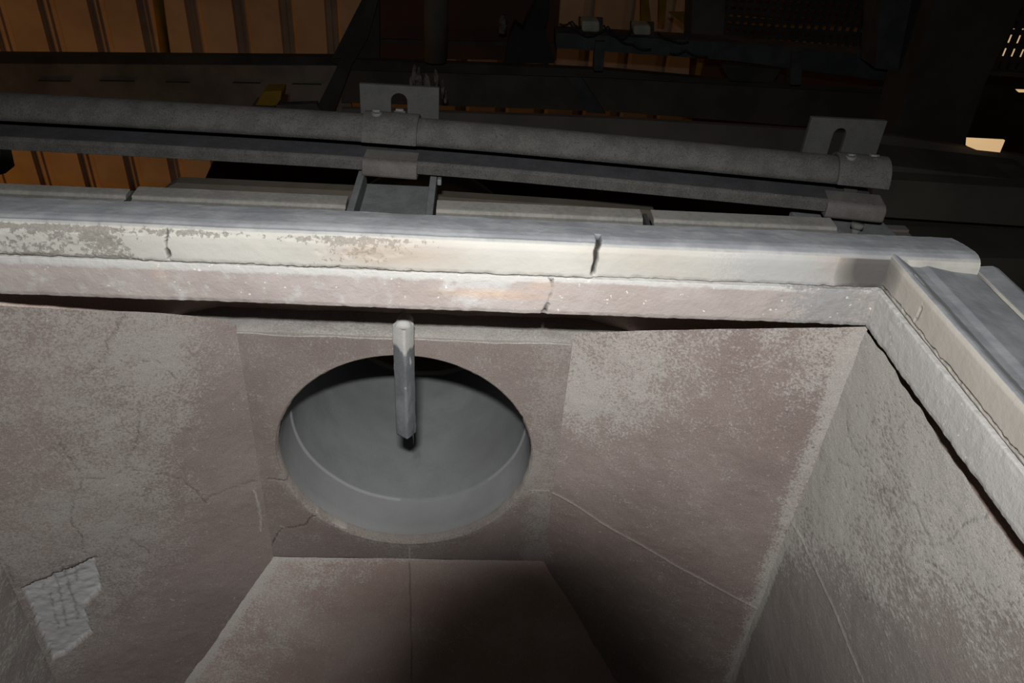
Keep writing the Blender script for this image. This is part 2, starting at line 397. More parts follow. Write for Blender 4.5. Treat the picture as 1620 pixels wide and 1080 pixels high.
# right diagonal panel -----------------------------------------------
def right_dust(P, on):
    d = .26 + .12 * fbm(P, 4.0, 3, 5)
    d += .30 * sm(blob(P, on((955, 570)), .25), 0, .7) + .28 * blob(P, on((915, 640)), .13)
    d += .42 * (1 - sm(dist_poly(P, [on((1366, 530)), on((1250, 800)), on((1160, 1080))]), .0, .035))
    d += .35 * blob(P, on((1330, 555)), .16) + .12 * blob(P, on((1100, 540)), .3)
    d += .35 * blob(P, on((858, 870)), .05)
    return d
wall('wall_panel', (CR, YC), (XR + .005, YB - .002), top_line([(905,528),(940,525),(1000,523),(1100,521),(1250,519),(1372,517)], (CR, YC), (XR + .005, YB - .002)), -2.35, M['right'],
     [([(1240,650),(1246,653)], .001)], [[(868,776),(905,795),(950,825),(1000,853),(1060,888),(1130,926),(1197,962)]], right_dust, res=.0032, seed=2)
# right side wall ------------------------------------------------------
def side_dust(P, on):
    d = .74 + .14 * fbm(P, 5.0, 3, 8)
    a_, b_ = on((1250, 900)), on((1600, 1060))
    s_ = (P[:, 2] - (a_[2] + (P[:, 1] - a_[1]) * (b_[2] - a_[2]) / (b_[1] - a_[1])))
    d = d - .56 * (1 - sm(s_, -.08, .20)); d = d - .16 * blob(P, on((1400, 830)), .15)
    d = np.maximum(d, .75 * (1 - sm(np.abs(P[:, 1] - YB), .01, .035)))
    return d
wall('recess_wall', (XR + .06, YB + .05), (XR + .06, .1), -.708, -.85, M['deep'], res=.012, seed=6)
wall('wall_panel', (XR + .004, YB + .01), (XR + .004, .15), lambda s_: -.716 - .016 * min(1., s_ * 2) - .002 * math.sin(s_ * 47) - .0012 * math.sin(s_ * 131), -2.35, M['side'],
     [[(1340,665),(1342,690),(1352,708),(1360,722)], [(1390,775),(1410,778),(1430,790),(1450,800),(1458,820),(1470,850),(1475,864),(1487,861),(1500,855),(1525,830),(1545,820),(1560,817),(1567,800)],
      ([(1455,880),(1495,905),(1540,955),(1560,1000)], .0010), ([(1370,690),(1400,735),(1440,770)], .0008), ([(1322,725),(1345,737)], .0009), ([(1340,935),(1380,950)], .0009)],
     [[(1245,820),(1256,830),(1272,860),(1290,900),(1320,965),(1345,1030),(1366,1080)]], side_dust, res=.0034, seed=3, amp=.003)
wall('wall_panel', (XL, .15), (XL, YB + .01), -0.712, -2.35, M['side'], [], [], lambda P, on: .35 + .1 * fbm(P, 4, 3, 9), res=.008, seed=4)

# centre panel with the round outlet -------------------------------------
HX, HZ, HR = -0.117, -1.237, 0.283
def centre_panel():
    nt, nr = 720, 90; th = np.linspace(0, 2*np.pi, nt, endpoint=False)
    x0, x1, z0, z1 = CL, CR, -1.578, LEDGE
    ct, st = np.cos(th), np.sin(th)
    with np.errstate(divide='ignore'):
        tx = np.where(ct > 0, (x1 - HX) / ct, (x0 - HX) / ct); tz = np.where(st > 0, (z1 - HZ) / st, (z0 - HZ) / st)
    Rr = np.minimum(np.abs(tx), np.abs(tz))
    # snap four rays to the corners
    for cx_, cz_ in ((x0,z0),(x0,z1),(x1,z0),(x1,z1)):
        a = math.atan2(cz_ - HZ, cx_ - HX) % (2*np.pi); i = int(round(a / (2*np.pi) * nt)) % nt
        th[i] = a; Rr[i] = math.hypot(cz_ - HZ, cx_ - HX)
    ct, st = np.cos(th), np.sin(th)
    rim_n = np.stack([ct, st, 0*ct], -1)
    r0 = HR + fbm(rim_n, 14, 3, 3) * .0018 + .004 * np.exp(-((th - math.radians(27)) / .02) ** 2)
    k = np.linspace(0, 1, nr)
    Rg = r0[:, None] + (Rr - r0)[:, None] * k
    P = np.stack([HX + Rg * ct[:, None], np.full((nt, nr), YC), HZ + Rg * st[:, None]], -1).reshape(-1, 3)
    kk = np.tile(k, nt); rr = np.hypot(P[:, 0] - HX, P[:, 2] - HZ)
    on = lambda q: atY(q[0], q[1], YC)
    disp = fbm(P, 9, 4, 6) * .003 * sm(kk, 0, .2); Pw = P + np.stack([fbm(P, 55, 3, 8), 0*kk, fbm(P, 55, 3, 11)], -1) * .007
    ck = np.zeros(len(P)); li = np.zeros(len(P))
    for cr in ([(425,759),(440,760),(456,762)], [(430,862),(445,838),(463,833),(480,832),(498,816)]):
        q = 1 - sm(dist_poly(Pw, [on(p_) for p_ in cr]), .0005, .0022); ck = np.maximum(ck, q * .6); disp -= q * .003
    for cr in ([(838,775),(868,776)], [(500,812),(540,836),(600,853)], [(444,832),(452,835)], [(648,868),(648,888)]):
        q = 1 - sm(dist_poly(P, [on(p_) for p_ in cr]), .0005, .003); li = np.maximum(li, q * .5)
    du = .30 + .1 * fbm(P, 5, 3, 2) + .22 * (1 - sm(rr, HR + .005, HR + .03)) * (P[:, 2] < HZ) + .35 * blob(P, on((850, 880)), .06) + .25 * sm(P[:, 0], .12, .2) + .5 * (1 - sm(LEDGE - P[:, 2], .0, .014))
    du += .12 * (1 - sm(np.abs(P[:, 2] - on((460, 850))[2]), .0, .03)) * (P[:, 0] < -.3)
    P[:, 1] -= disp
    P[:, 1] -= -.004 * (1 - sm(rr, HR, HR + .004))
    # lip going into the hole
    Pl = np.stack([HX + r0 * ct, np.full(nt, YC + .03), HZ + r0 * st], -1)
    V = np.concatenate([P, Pl]); f = grid_faces(nt, nr, True); i = np.arange(nt); j = (i + 1) % nt; b = len(P)
    f2 = np.stack([b + i, b + j, j * nr, i * nr], -1)
    z_ = lambda a, v=0.: np.concatenate([a, np.full(nt, v)])
    mesh_np('outlet_panel', V, np.concatenate([f, f2]), M['centre'], hop, dict(crack=z_(ck), light=z_(li), dust=z_(du, .8), stain_shade=z_(0*du), spall=z_(0*du)))
centre_panel()

# bottom panel under the outlet ---------------------------------------------
def bottom_panel():
    nu, nv = 260, 230; zt, zb = -1.578, -2.35
    v = np.linspace(0, 1, nv); Z = zt + (zb - zt) * v; Yv = YC - .262 * (zt - Z)
    xl = CL - (YC - Yv) * 2.45 - .004; xr = CR + (YC - Yv) * 2.37 + .004
    u = np.linspace(0, 1, nu); P = np.stack([xl[None] + (xr - xl)[None] * u[:, None], np.tile(Yv, (nu, 1)), np.tile(Z, (nu, 1))], -1)
    A = P.reshape(-1, 3); uu = np.repeat(u, nv); vvv = np.tile(v, nu)
    nrm = np.array([0, -.967, .253]); disp = fbm(A, 9, 4, 4) * .003
    dl = (A[:, 0] - np.tile(xl, nu)); dt = (zt - A[:, 2])
    du = .43 + .15 * fbm(A, 5, 3, 4) + .5 * (1 - sm(dl, .0, .045)) + .2 * (1 - sm(dt, .0, .02)) - .22 * sm(dl, .12, .35) 
    on = lambda q: atPl(q[0], q[1], [0, YC, zt], nrm)
    ck = .5 * (1 - sm(dist_poly(A, [on((648, 888)), on((650, 980)), on((652, 1100))]), .0005, .0025))
    A = A + nrm * disp[:, None]; z_ = np.zeros(len(A))
    mesh_np('bottom_panel', A, grid_faces(nu, nv), M['bottom'], hop, dict(crack=ck, light=z_, dust=du, stain_shade=z_, spall=z_))
bottom_panel()

# recess behind the rim with its dusty ledge -----------------------------------
rec = [(XL - .02, 1.15), (-.78, 1.245), (-.50, 1.385), (.26, 1.392), (.47, 1.29), (XR + .02, 1.16)]
for a, b in zip(rec[:-1], rec[1:]):
    mid_crack = [([(635,480),(638,500),(641,516)], .003)] if a[0] == -.50 else []
    wall('recess_wall', a, b, -.708, LEDGE - .004, M['deep'], mid_crack, [], lambda P, on: .25 + .1 * fbm(P, 6, 3, 1), res=.005, seed=5)
def ledge():
    nu, nv = 420, 26; xs = np.linspace(XL - .01, XR, nu)
    back = np.interp(xs, [p_[0] for p_ in rec], [p_[1] for p_ in rec]) + .006
    front = np.where(xs < CL, YB + (xs - XL) * .408, np.where(xs > CR, YC - (xs - CR) * .426, YC)) + np.where((xs > CL) & (xs < CR), -.003, .006)
    v = np.linspace(0, 1, nv); P = np.stack([np.tile(xs[:, None], (1, nv)), front[:, None] + (back - front)[:, None] * v, np.full((nu, nv), LEDGE)], -1).reshape(-1, 3)
    P[:, 2] += fbm(P, 12, 3, 7) * .006 - .006 * (1 - np.tile(v, nu)) ** 6
    z_ = np.zeros(len(P)); mesh_np('ledge', P, grid_faces(nu, nv), M['ledge'], hop, dict(crack=z_, light=z_, dust=z_ + .5, stain_shade=z_, spall=z_))
ledge()
m = MB(); p = atZ(858, 520, LEDGE); m.tube([p, p + [0, .004, .016]], .0035, 8); m.build('stud', M['ledge'], hop, True)

# rim bars (swept profiles, dense enough for cracks and crust) --------------------
def arc_resample(prof, ds):
    prof = np.array(prof, float); seg = np.linalg.norm(np.diff(prof, axis=0), axis=1); s_ = np.concatenate([[0], np.cumsum(seg)])
    n = int(s_[-1] / ds); t = np.linspace(0, s_[-1], n); return np.stack([np.interp(t, s_, prof[:, k]) for k in range(prof.shape[1])], -1)
def swept(name, prof, axis, a, b, mat, res, ds, disp_fn, attr_fn, caps=True):
    pr = arc_resample(prof, ds); nv = len(pr); nu = max(2, int(abs(b - a) / res)); t = np.linspace(a, b, nu)
    if axis == 'x': P = np.stack([np.tile(t[:, None], (1, nv)), np.tile(pr[:, 0], (nu, 1)), np.tile(pr[:, 1], (nu, 1))], -1)
    else: P = np.stack([np.tile(pr[:, 0], (nu, 1)), np.tile(t[:, None], (1, nv)), np.tile(pr[:, 1], (nu, 1))], -1)
    d1 = np.gradient(pr, axis=0); nn = np.stack([d1[:, 1], -d1[:, 0]], -1); nn /= np.linalg.norm(nn, axis=1)[:, None] + 1e-9
    N = np.zeros((nu, nv, 3)); k = 1 if axis == 'x' else 0
    N[..., k] = nn[:, 0]; N[..., 2] = nn[:, 1]
    P = P.reshape(-1, 3); N = N.reshape(-1, 3)
    A = attr_fn(P, N); P = P + N * disp_fn(P, N, A)[:, None]
    f = grid_faces(nu, nv)
    V = P; fs = [f]
    if caps:                                    # fan caps as quads around a centre vertex
        for row, i0 in ((0, 0), (1, (nu-1) * nv)):
            ctr = P[i0:i0+nv].mean(0); ci = len(V); V = np.concatenate([V, ctr[None]])
            j = np.arange(nv - 1)
            fs.append(np.stack([i0 + j, i0 + j + 1, np.full(nv-1, ci), np.full(nv-1, ci)], -1))
            A = {q: np.append(v_, v_[i0:i0+nv].mean()) for q, v_ in A.items()}
    if caps:
        me_f = np.concatenate(fs[:1]); tri = np.concatenate([x[:, :3] for x in fs[1:]])
        allf = [tuple(r_) for r_ in me_f.tolist()] + [tuple(r_) for r_ in tri.tolist()]
        me = bpy.data.meshes.new(name); me.from_pydata((V * S + CAM).tolist(), [], allf); me.materials.append(mat)
        for kx, av in A.items():
            at = me.attributes.new(kx, 'FLOAT', 'POINT'); at.data.foreach_set('value', av.astype(np.float32))
        for p_ in me.polygons: p_.use_smooth = True
        o = bpy.data.objects.new(name, me); return link(o, hop)
    return mesh_np(name, V, f, mat, hop, A)

ZT, ZM, ZL = -0.5725, -0.635, -0.709
back_prof = [(1.215,-.66),(1.212,-.600),(1.20,-.585),(1.165,-.578),(1.128,-.5735),(1.117,-.5740),(1.1085,-.577),(1.103,-.582),(1.1003,-.589),(1.0995,-.60),(1.0995,-.628),(1.101,-.634),(1.112,-.638)]
onb = lambda q: atY(q[0], q[1], 1.10)
big_crack = [(957,366),(950,385),(943,398),(942,412),(940,420),(938,432)]
def back_attr(P, N):
    x = P[:, 0]; face = sm(-N[:, 1], .5, .9); top = sm(N[:, 2], .45, .97)
    Pw = P + np.stack([fbm(P, 60, 3, 8), 0*x, fbm(P, 60, 3, 11)], -1) * .0018
    Pw[:, 1] = np.where(Pw[:, 1] < 1.135, 1.10, Pw[:, 1])
    ck = np.zeros(len(P))
    for cr, wd in (([(264,364),(266,370),(264,383),(266,395),(268,408)], .0014), ([(266,394),(268,402)], .0035), (big_crack, .0042), ([(820,357),(880,362),(957,370)], .0018),
                   ([(75,341),(130,345),(165,345)], .001), ([(455,344),(475,347)], .001)):
        k = 1 - sm(dist_poly(Pw, [onb(q) for q in cr]), wd * .4, wd * 1.3); ck = np.maximum(ck, k)
    zn = (ZT - P[:, 2]) / (ZT - ZM)             # 0 top .. 1 bottom
    pe = -.08 + .50 * blob(P, onb((40, 385)), np.array([.16, 1, .07])) ** .6 + .35 * blob(P, onb((150, 380)), np.array([.15, 1, .07])) + .45 * blob(P, onb((180, 395)), np.array([.05, 1, .05]))
    pe += .5 * np.exp(-((zn - .22) / .09) ** 2) * (1 - sm(x, -.25, .02)) + .45 * np.exp(-((zn - .98) / .07) ** 2) * (1 - sm(x, -.2, .05))
    pe += .60 * blob(P, onb((600, 372)), np.array([.15, 1, .045])) ** .7 + .5 * blob(P, onb((560, 408)), np.array([.14, 1, .03])) + .35 * blob(P, onb((310, 365)), np.array([.1, 1, .03]))
    st = .55 * blob(P, onb((650, 402)), np.array([.13, 1, .035])) + .35 * blob(P, onb((560, 400)), np.array([.1, 1, .03])) + .18 * blob(P, onb((935, 395)), np.array([.04, 1, .03])) + .22 * blob(P, onb((1020, 400)), np.array([.09, 1, .05]))
    gy = .5 * blob(P, onb((1240, 415)), np.array([.2, 1, .08])) ** .5 * 1.1 + .35 * sm(x, .35, .5) - .2 * sm(x, .58, .64)
    so = 1.1 * blob(P, onb((1378, 428)), np.array([.06, 1, .07])) ** .45 + .5 * blob(P, onb((1395, 415)), np.array([.05, 1, .05]))
    st += .45 * blob(P, onb((1335, 410)), np.array([.07, 1, .06]))
    so += .3 * blob(P, np.array([.76, 1.10, -.585]), np.array([.03, 1, .01]))
    keep = np.where(x > XR + .01, .0, 1.0)
    return dict(crack=ck, peel=np.clip(pe, -1, 1) * face, stain_shade=np.clip(st, 0, .7) * face, grey=np.clip(gy, 0, 1) * face * keep, soot=np.clip(so, 0, .88) * face, top=top)
def back_disp(P, N, A):
    # the bar left of the big crack stands slightly proud and ends at the crack
    xc = np.interp(P[:, 2], [onb(big_crack[-1])[2], onb(big_crack[0])[2]], [onb(big_crack[-1])[0], onb(big_crack[0])[0]])
    proud = .0035 * sm(-N[:, 1], .3, .8) * (1 - sm(P[:, 0] - xc, -.002, .002))
    low = sm(-P[:, 2], .625, .637)
    return fbm(P, 6, 3, 1) * .0022 + fbm(P, 40, 3, 2) * .0010 + proud - A['crack'] * .010 - .0015 * sm(A['peel'] + fbm(P, 43, 3, 9) * .6, .4, .6) + low * fbm(P, 70, 3, 4) * .003
back_rim = swept('rim_bar', back_prof, 'x', -1.12, .846, M['rim'], .0017, .0015, back_disp, back_attr)
tag(back_rim, 'cracked cream bar along the back of the rim')

b2 = [(1.115,-.636),(1.098,-.638),(1.0965,-.646),(1.096,-.67),(1.0965,-.700),(1.099,-.708),(1.106,-.711),(1.16,-.712),(1.40,-.712)]
def b2_attr_factory(onf, side):
    crs = [] if side else [([(323,438),(331,455),(328,472)], .0020), ([(445,408),(456,418),(452,424),(440,436)], .0015), ([(643,420),(650,440),(655,452),(664,457),(668,477)], .0019), ([(655,452),(664,452),(666,460)], .0016),
           ([(712,440),(706,455),(714,475)], .0014), ([(868,430),(872,442),(875,455),(866,475),(860,492)], .0032), ([(852,432),(885,433)], .0038), ([(866,480),(859,494)], .0045), ([(533,428),(530,455)], .0006)]
    if side: crs = [([(1463,590),(1500,640),(1540,690)], .0006), ([(1385,465),(1378,500)], .0010), ([(1540,650),(1535,690)], .001)]
    def fn(P, N):
        Pw = P + np.stack([fbm(P, 60, 3, 8), fbm(P, 60, 3, 21), fbm(P, 60, 3, 11)], -1) * .0025
        ck = np.zeros(len(P))
        for cr, wd in crs: ck = np.maximum(ck, 1 - sm(dist_poly(Pw, [onf(q) for q in cr]), wd * .4, wd * 1.4))
        zn = (ZM - P[:, 2]) / (ZM - ZL)
        if side: du = .75 + 0 * zn; gy = .02 + .30 * sm(P[:, 1], .95, 1.1); st = 0 * zn
        else:
            x = P[:, 0]
            du = .60 * (1 - sm(zn, .04, .26)) + .28 * (1 - sm(x, .0, .1)) + .10
            du += .35 * blob(P, onf((790, 455)), np.array([.12, 1, .05]))
            gy = .62 * sm(x, .44, .62) - .2 * sm(x, .63, .68) + .1
            st = .6 * blob(P, onf((775, 463)), np.array([.13, 1, .014])) + .4 * blob(P, onf((855, 450)), np.array([.03, 1, .015])) + .25 * blob(P, onf((253, 430)), np.array([.02, 1, .02]))
        return dict(crack=ck, dust=du, grey=np.clip(gy, 0, 1), stain_shade=np.clip(st, 0, .6))
    return fn
def b2_disp(P, N, A):
    zn = (ZM - P[:, 2]) / (ZM - ZL)
    return fbm(P, 12, 3, 3) * .0014 + fbm(P, 80, 4, 5) * .0013 * (.5 + A['grey'] + .8 * sm(-zn, -.2, 0) + .6 * sm(zn, .85, 1)) - A['crack'] * .008
swept('lining_band', b2, 'x', -1.1, XR + .03, M['band2'], .0019, .0017, b2_disp, b2_attr_factory(onb, False), caps=False)
# side rim -------------------------------------------------------------------------
ons = lambda q: atPl(q[0], q[1], [XR, 0, 0], [1, 0, 0])
side_prof = [(.91,-.66),(.905,-.606),(.896,-.603),(.862,-.606),(.857,-.613),(.853,-.606),(.845,-.601),(.80,-.597),(.772,-.592),(.758,-.589),(.745,-.592),(.73,-.591),(.715,-.582),(.707,-.577),(.701,-.5755),(.696,-.577),(.6925,-.583),(.692,-.592),(.692,-.628),(.694,-.634),(.704,-.638)]
def side_attr(P, N):
    face = sm(-N[:, 0], .5, .9); top = sm(N[:, 2], .6, .99)
    Pw = P + np.stack([fbm(P, 60, 3, 8), fbm(P, 60, 3, 21), fbm(P, 60, 3, 11)], -1) * .005
    ck = np.zeros(len(P))
    for cr, wd in (([(1459,478),(1453,495),(1447,512)], .0013), ([(1395,455),(1420,482),(1450,520),(1480,558),(1540,630),(1620,730)], .0018)):
        ck = np.maximum(ck, 1 - sm(dist_poly(Pw, [ons(q) for q in cr]), wd * .4, wd * 1.4))
    q0, q1 = atZ(1450, 434, -.576), atZ(1464, 449, -.576); ck = np.maximum(ck, 1 - sm(dist_poly(P, [q0, q1]), .001, .004))
    so = .75 * blob(P, ons((1397, 425)), np.array([1, .06, .06])) ** .6
    ck = np.maximum(ck, .75 * (1 - sm(np.abs(P[:, 0] - .857), .002, .0045)) * top)
    pl = .55 * sm(P[:, 0], .862, .87) * (1 - sm(P[:, 0], .895, .90)) * sm(P[:, 1], .4, 1.0) * 0 + 0
    return dict(crack=ck, peel=np.full(len(P), -.3) + .3 * blob(P, ons((1400, 440)), np.array([1, .05, .05])), stain_shade=.22 * face, grey=.22 * face, soot=np.clip(so * face + .62 * sm(P[:, 0], .864, .868) * top * (.5 + .5 * sm(fbm(P, 40, 3, 4), -.3, .3)), 0, .8), top=top)
def side_disp(P, N, A):
    return fbm(P, 6, 3, 1) * .0025 + fbm(P, 40, 3, 2) * .0008 - A['crack'] * .006
side_rim = swept('rim_bar', side_prof, 'y', 1.135, .05, M['rim'], .0025, .0016, lambda P, N, A: side_disp(P, N, A), side_attr)
tag(side_rim, 'cream and grey dusty bar along the right side of the rim')
sb2 = [(.709,-.636),(.690,-.639),(.689,-.65),(.6885,-.67),(.689,-.700),(.691,-.708),(.70,-.711),(.80,-.712)]
swept('lining_band', sb2, 'y', 1.12, .05, M['band2'], .0025, .0018, lambda P, N, A: b2_disp(P, N, A) * 1.3, b2_attr_factory(ons, True), caps=False)
# plain left side, out of the frame
swept('rim_bar', [(-2*.1215 - x_, z_) for x_, z_ in side_prof], 'y', 1.135, .05, M['rim'], .012, .004, lambda P, N, A: 0*P[:, 0], lambda P, N: {k_: 0*P[:, 0] + (sm(np.abs(N[:, 2]), .3, .85) if k_ == 'top' else 0) for k_ in ('crack','peel','stain_shade','grey','soot','top')}, caps=False)
swept('lining_band', [(-2*.1215 - x_, z_) for x_, z_ in sb2], 'y', 1.12, .05, M['band2'], .012, .004, lambda P, N, A: 0*P[:, 0], lambda P, N: {k_: 0*P[:, 0] for k_ in ('crack','dust','grey','stain_shade')}, caps=False)

# outlet duct: horizontal pipe behind the panel ------------------------------------
def duct():
    nt, ny = 360, 300; th = np.linspace(0, 2*np.pi, nt, endpoint=False); y = np.linspace(YC + .025, 2.25, ny)
    rad = HR - .001 - .004 * sm(y, 1.435, 1.441) - .012 * sm(y, 1.965, 1.975)
    T, Yg = np.meshgrid(th, y, indexing='ij'); Rg = rad[None] * (1 + 0*T)
    P = np.stack([HX + Rg * np.cos(T), Yg, HZ + Rg * np.sin(T)], -1).reshape(-1, 3)
    d = fbm(P, 7, 3, 4) * .003; Tn = T.ravel(); yy = P[:, 1]
    P[:, 0] -= np.cos(Tn) * d; P[:, 2] -= np.sin(Tn) * d
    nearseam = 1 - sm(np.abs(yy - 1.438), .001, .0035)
    li = .45 * nearseam * (np.cos(Tn) < -.1) + .2 * nearseam * (np.cos(Tn) > .7) + .30 * (1 - sm(yy, 1.430, 1.438)) + .25 * (1 - sm(yy, 1.335, 1.36)) * sm(-np.sin(Tn), .2, .7)  # seam highlight put into the colour; front ring paler
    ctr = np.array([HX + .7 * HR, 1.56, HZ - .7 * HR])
    st = .45 * nearseam * (np.cos(Tn) > -.1) + .75 * blob(P, ctr, .17) ** .8 + .45 * blob(P, np.array([HX - .15, 1.75, HZ - .24]), .2)  # shaded side of the seam put into the colour, plus smudges
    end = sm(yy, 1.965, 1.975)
    f = grid_faces(nt, ny, True)
    mesh_np('outlet_duct', P, f, M['duct'], hop, dict(light=li, stain_shade=np.clip(st, 0, .8), end=end))
    m = MB(); m.tube([(HX, 2.25, HZ), (HX, 2.27, HZ)], HR + .01, 48); m.build('duct_end', M['duct'], hop)
duct()
# steel shell around the lining
m = MB()
m.box((XL - .12, 1.205, -2.36), (HX - HR - .03, 1.225, -.63)); m.box((HX + HR + .03, 1.205, -2.36), (XR + .17, 1.225, -.63)) if False else None
m = MB(); m.box((XR + .17, .05, -2.36), (XR + .19, 1.215, -.63)); m.box((XL - .19, .05, -2.36), (XL - .17, 1.215, -.63)); m.box((XL - .19, .03, -2.40), (XR + .19, 1.40, -2.36))
m.box((XL - .19, 1.38, -2.36), (CL - .1, 1.40, -.66)); m.box((CR + .1, 1.38, -2.36), (XR + .19, 1.40, -.66)); m.box((XL - .19, 1.19, -.69), (XR + .19, 1.40, -.665))
m.build('steel_shell', M['shell'], hop)

# ------------------------------------------------------------------ thermocouple pipe in front of the outlet
pp = thing('sensor_pipe', 'scaly grey square pipe hanging down in front of the round outlet', 'pipe')
def sensor_pipe():
    top = atY(637.5, 513, 1.268); bot = atY(643, 684, 1.262); hw = .0195; ns = 90
    t = np.linspace(0, 1, ns); prof = []
    for k in range(4):                          # square with rounded corners, one corner towards the camera
        a0 = math.radians(90 * k + 10 - 90)
        cx_, cz_ = hw * .80 * math.cos(a0), hw * .80 * math.sin(a0)
        for q in range(5):
            a = a0 + math.radians(-45 + 22.5 * q); prof.append((cx_ + .0052 * math.cos(a), cz_ + .0052 * math.sin(a)))
    prof = np.array(prof); n = len(prof)
    C = top + (bot - top) * t[:, None]; P = np.zeros((n, ns, 3))
    P[..., 0] = C[None, :, 0] + prof[:, 0][:, None]; P[..., 1] = C[None, :, 1] + prof[:, 1][:, None]; P[..., 2] = C[None, :, 2]
    P = P.reshape(-1, 3); P[:, :2] += np.stack([fbm(P, 40, 3, 1), fbm(P, 40, 3, 2)], -1) * .0012
    tt = np.tile(t, n); f = grid_faces(n, ns, True)
    inner = P.reshape(n, ns, 3)[:, -1].copy(); ci = inner.mean(0); inn = ci + (inner - ci) * .72; deep = inn + [0, 0, .12]
    b = len(P); V = np.concatenate([P, inn, deep]); i = np.arange(n); j = (i + 1) % n; e = i * ns + ns - 1; e2 = j * ns + ns - 1
    f = np.concatenate([f, np.stack([e, e2, b + j, b + i], -1), np.stack([b + i, b + j, b + n + j, b + n + i], -1)])
    topv = np.concatenate([1 - sm(tt, .02, .35), np.zeros(2*n)])
    mesh_np('square_tube', V, f, M['pipe'], pp, dict(top=topv))
    m = MB(); m.tube([top + [0, .0, -.012], top + [0, .008, -.008], top + [0, .026, -.014], top + [0, .052, -.026]], .0165, 16); o = m.build('elbow', M['pipe'], pp, True)
    at = o.data.attributes.new('top', 'FLOAT', 'POINT'); at.data.foreach_set('value', np.ones(len(o.data.vertices), np.float32))
    w0 = atY(653, 680, 1.235); w1 = atY(654.5, 703, 1.235); m = MB(); m.tube([w0 + [0,.0,.02], w0, w1], .0014, 8); m.build('sensor_rod', M['edge'], pp, True, )
sensor_pipe()

# ------------------------------------------------------------------ rail assembly behind the rim
path = [(-1.25,1.425),(-.85,1.418),(-.54,1.414),(-.23,1.406),(.05,1.385),(.36,1.350),(.67,1.312),(.765,1.300)]
pa = np.array(path); xs = np.linspace(-1.25, .762, 60); ys = np.interp(xs, pa[:, 0], pa[:, 1])
for _ in range(6): ys[1:-1] = (ys[:-2] + ys[1:-1] * 2 + ys[2:]) / 4
def rpath(x0, x1, z, n=None, dy=0.0):
    n = n or max(2, int((x1 - x0) / .03)); return [(x_, float(np.interp(x_, xs, ys)) + dy, z) for x_ in np.linspace(x0, x1, n)]
# half-round upper rail: outer arc bulging to the camera, thickness .006
def half_round(r, t_, a0, a1, n=14):
    o = [(-r * math.cos(a), r * math.sin(a)) for a in np.linspace(a0, a1, n)]
    i = [(-(r - t_) * math.cos(a), (r - t_) * math.sin(a)) for a in np.linspace(a1, a0, n)]
    return o + i
hr = half_round(.040, .006, math.radians(3), math.radians(205))
hr = [(a * .95, b * 1.0) for a, b in hr]
ur = thing('guide_rail', 'long dust covered half round rail running above the rim, upper of the two', 'rail')
m = MB(); m.sweep([(-a, b) if False else (a, b) for a, b in hr], rpath(-1.25, .69, -.5415, dy=.030)); m.build('rail_shell', M['duststeel'], ur, True)
lr = thing('guide_rail', 'long dusty flat topped angle rail just below the half round rail', 'rail')
lp = [(-.014,-.592),(-.014,-.573),(-.009,-.5685),(-.006,-.5685),(-.006,-.592)]
m = MB(); m.sweep(lp, rpath(-1.25, .745, 0)); m.build('front_lip', M['duststeel'], lr, False, .0015)
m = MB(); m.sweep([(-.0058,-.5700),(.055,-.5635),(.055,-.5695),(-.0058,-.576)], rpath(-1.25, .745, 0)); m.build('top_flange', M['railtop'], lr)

def slotted_plate(parent, x0, x1, y, z0, z1, sx, sw, sz, lean=0.0):
    # plate with an arched slot open towards the rail; built as ring of outline + slot
    out = [(x0, z0), (x0, z1), (x1, z1), (x1, z0)]
    arch = [(sx + sw/2, z0)] + [(sx + sw/2 * math.cos(a), sz + sw/2 * math.sin(a)) for a in np.linspace(0, math.pi, 13)] + [(sx - sw/2, z0)]
    # polygons: left, right and a fan above
    m = MB(); th = .010
    pts2 = lambda L: [np.array([a, y + lean * (b - z0), b]) for a, b in L]
    poly = [(x0, z0), (x0, z1), (x1, z1), (x1, z0)] + arch
    m.prism(pts2(poly), (0, th, 0)); return m.build('slotted_plate', M['dustplate'], parent, False, .0012)
def clamp(name, label, x0, x1, px0, px1, slotx, slotw, slotz, ptop, bolts, low_dx, arm_x, arm_y1, ztop=-.600):
    t = thing(name, label, 'bracket', 'rail brackets')
    yc = float(np.interp((x0 + x1) / 2, xs, ys))
    slotted_plate(t, px0, px1, yc + .055, -.575, ptop, slotx, slotw, slotz)
    # curved saddle over the upper rail
    sd = half_round(.0465, .006, math.radians(4), math.radians(150)); m = MB(); m.sweep([(a * .95, b) for a, b in sd], rpath(x0, x1, -.5415, 8, .030)); m.build('saddle', M['duststeel'], t, True, .0012)
    # lower saddle gripping the angle rail
    lo = [(-.021,-.598),(-.021,-.580),(-.017,-.574),(-.010,-.570),(.03,-.566),(.03,-.574),(-.012,-.580),(-.012,-.594),(.03,-.596),(.03,-.604),(-.016,-.603)]
    m = MB(); m.sweep(lo, rpath(x0 + low_dx[0], x1 + low_dx[1], 0, 6)); m.build('lower_clamp', M['clampdust'], t, False, .003)
    for bx, by, bz, r, h in bolts:
        m = MB(); m.tube([(bx, by, bz - .02), (bx, by, bz + h * .35)], r * 1.25, 14); m.tube([(bx, by, bz + h * .35), (bx, by + .001, bz + h)], r, 6); m.build('bolt', M['edge'], t, False, .001)
    return t
c1 = clamp('rail_bracket', 'dusty rail bracket with arched slot plate near the middle, standing on a short channel', -.193, -.092, -.203, -.057, -.131, .030, -.481, -.452,
      [(-.170, 1.425, -.496, .0078, .008), (-.130, 1.452, -.501, .0085, .007)], (-.002, 0), 0, 0)
c2 = clamp('rail_bracket', 'dusty rail bracket with arched slot plate at the right end of the rails', .670, .762, .612, .752, .672, .024, -.468, -.439,
      [(.690, 1.33, -.497, .008, .006), (.735, 1.335, -.498, .009, .006)], (-.010, .004), 0, 0)
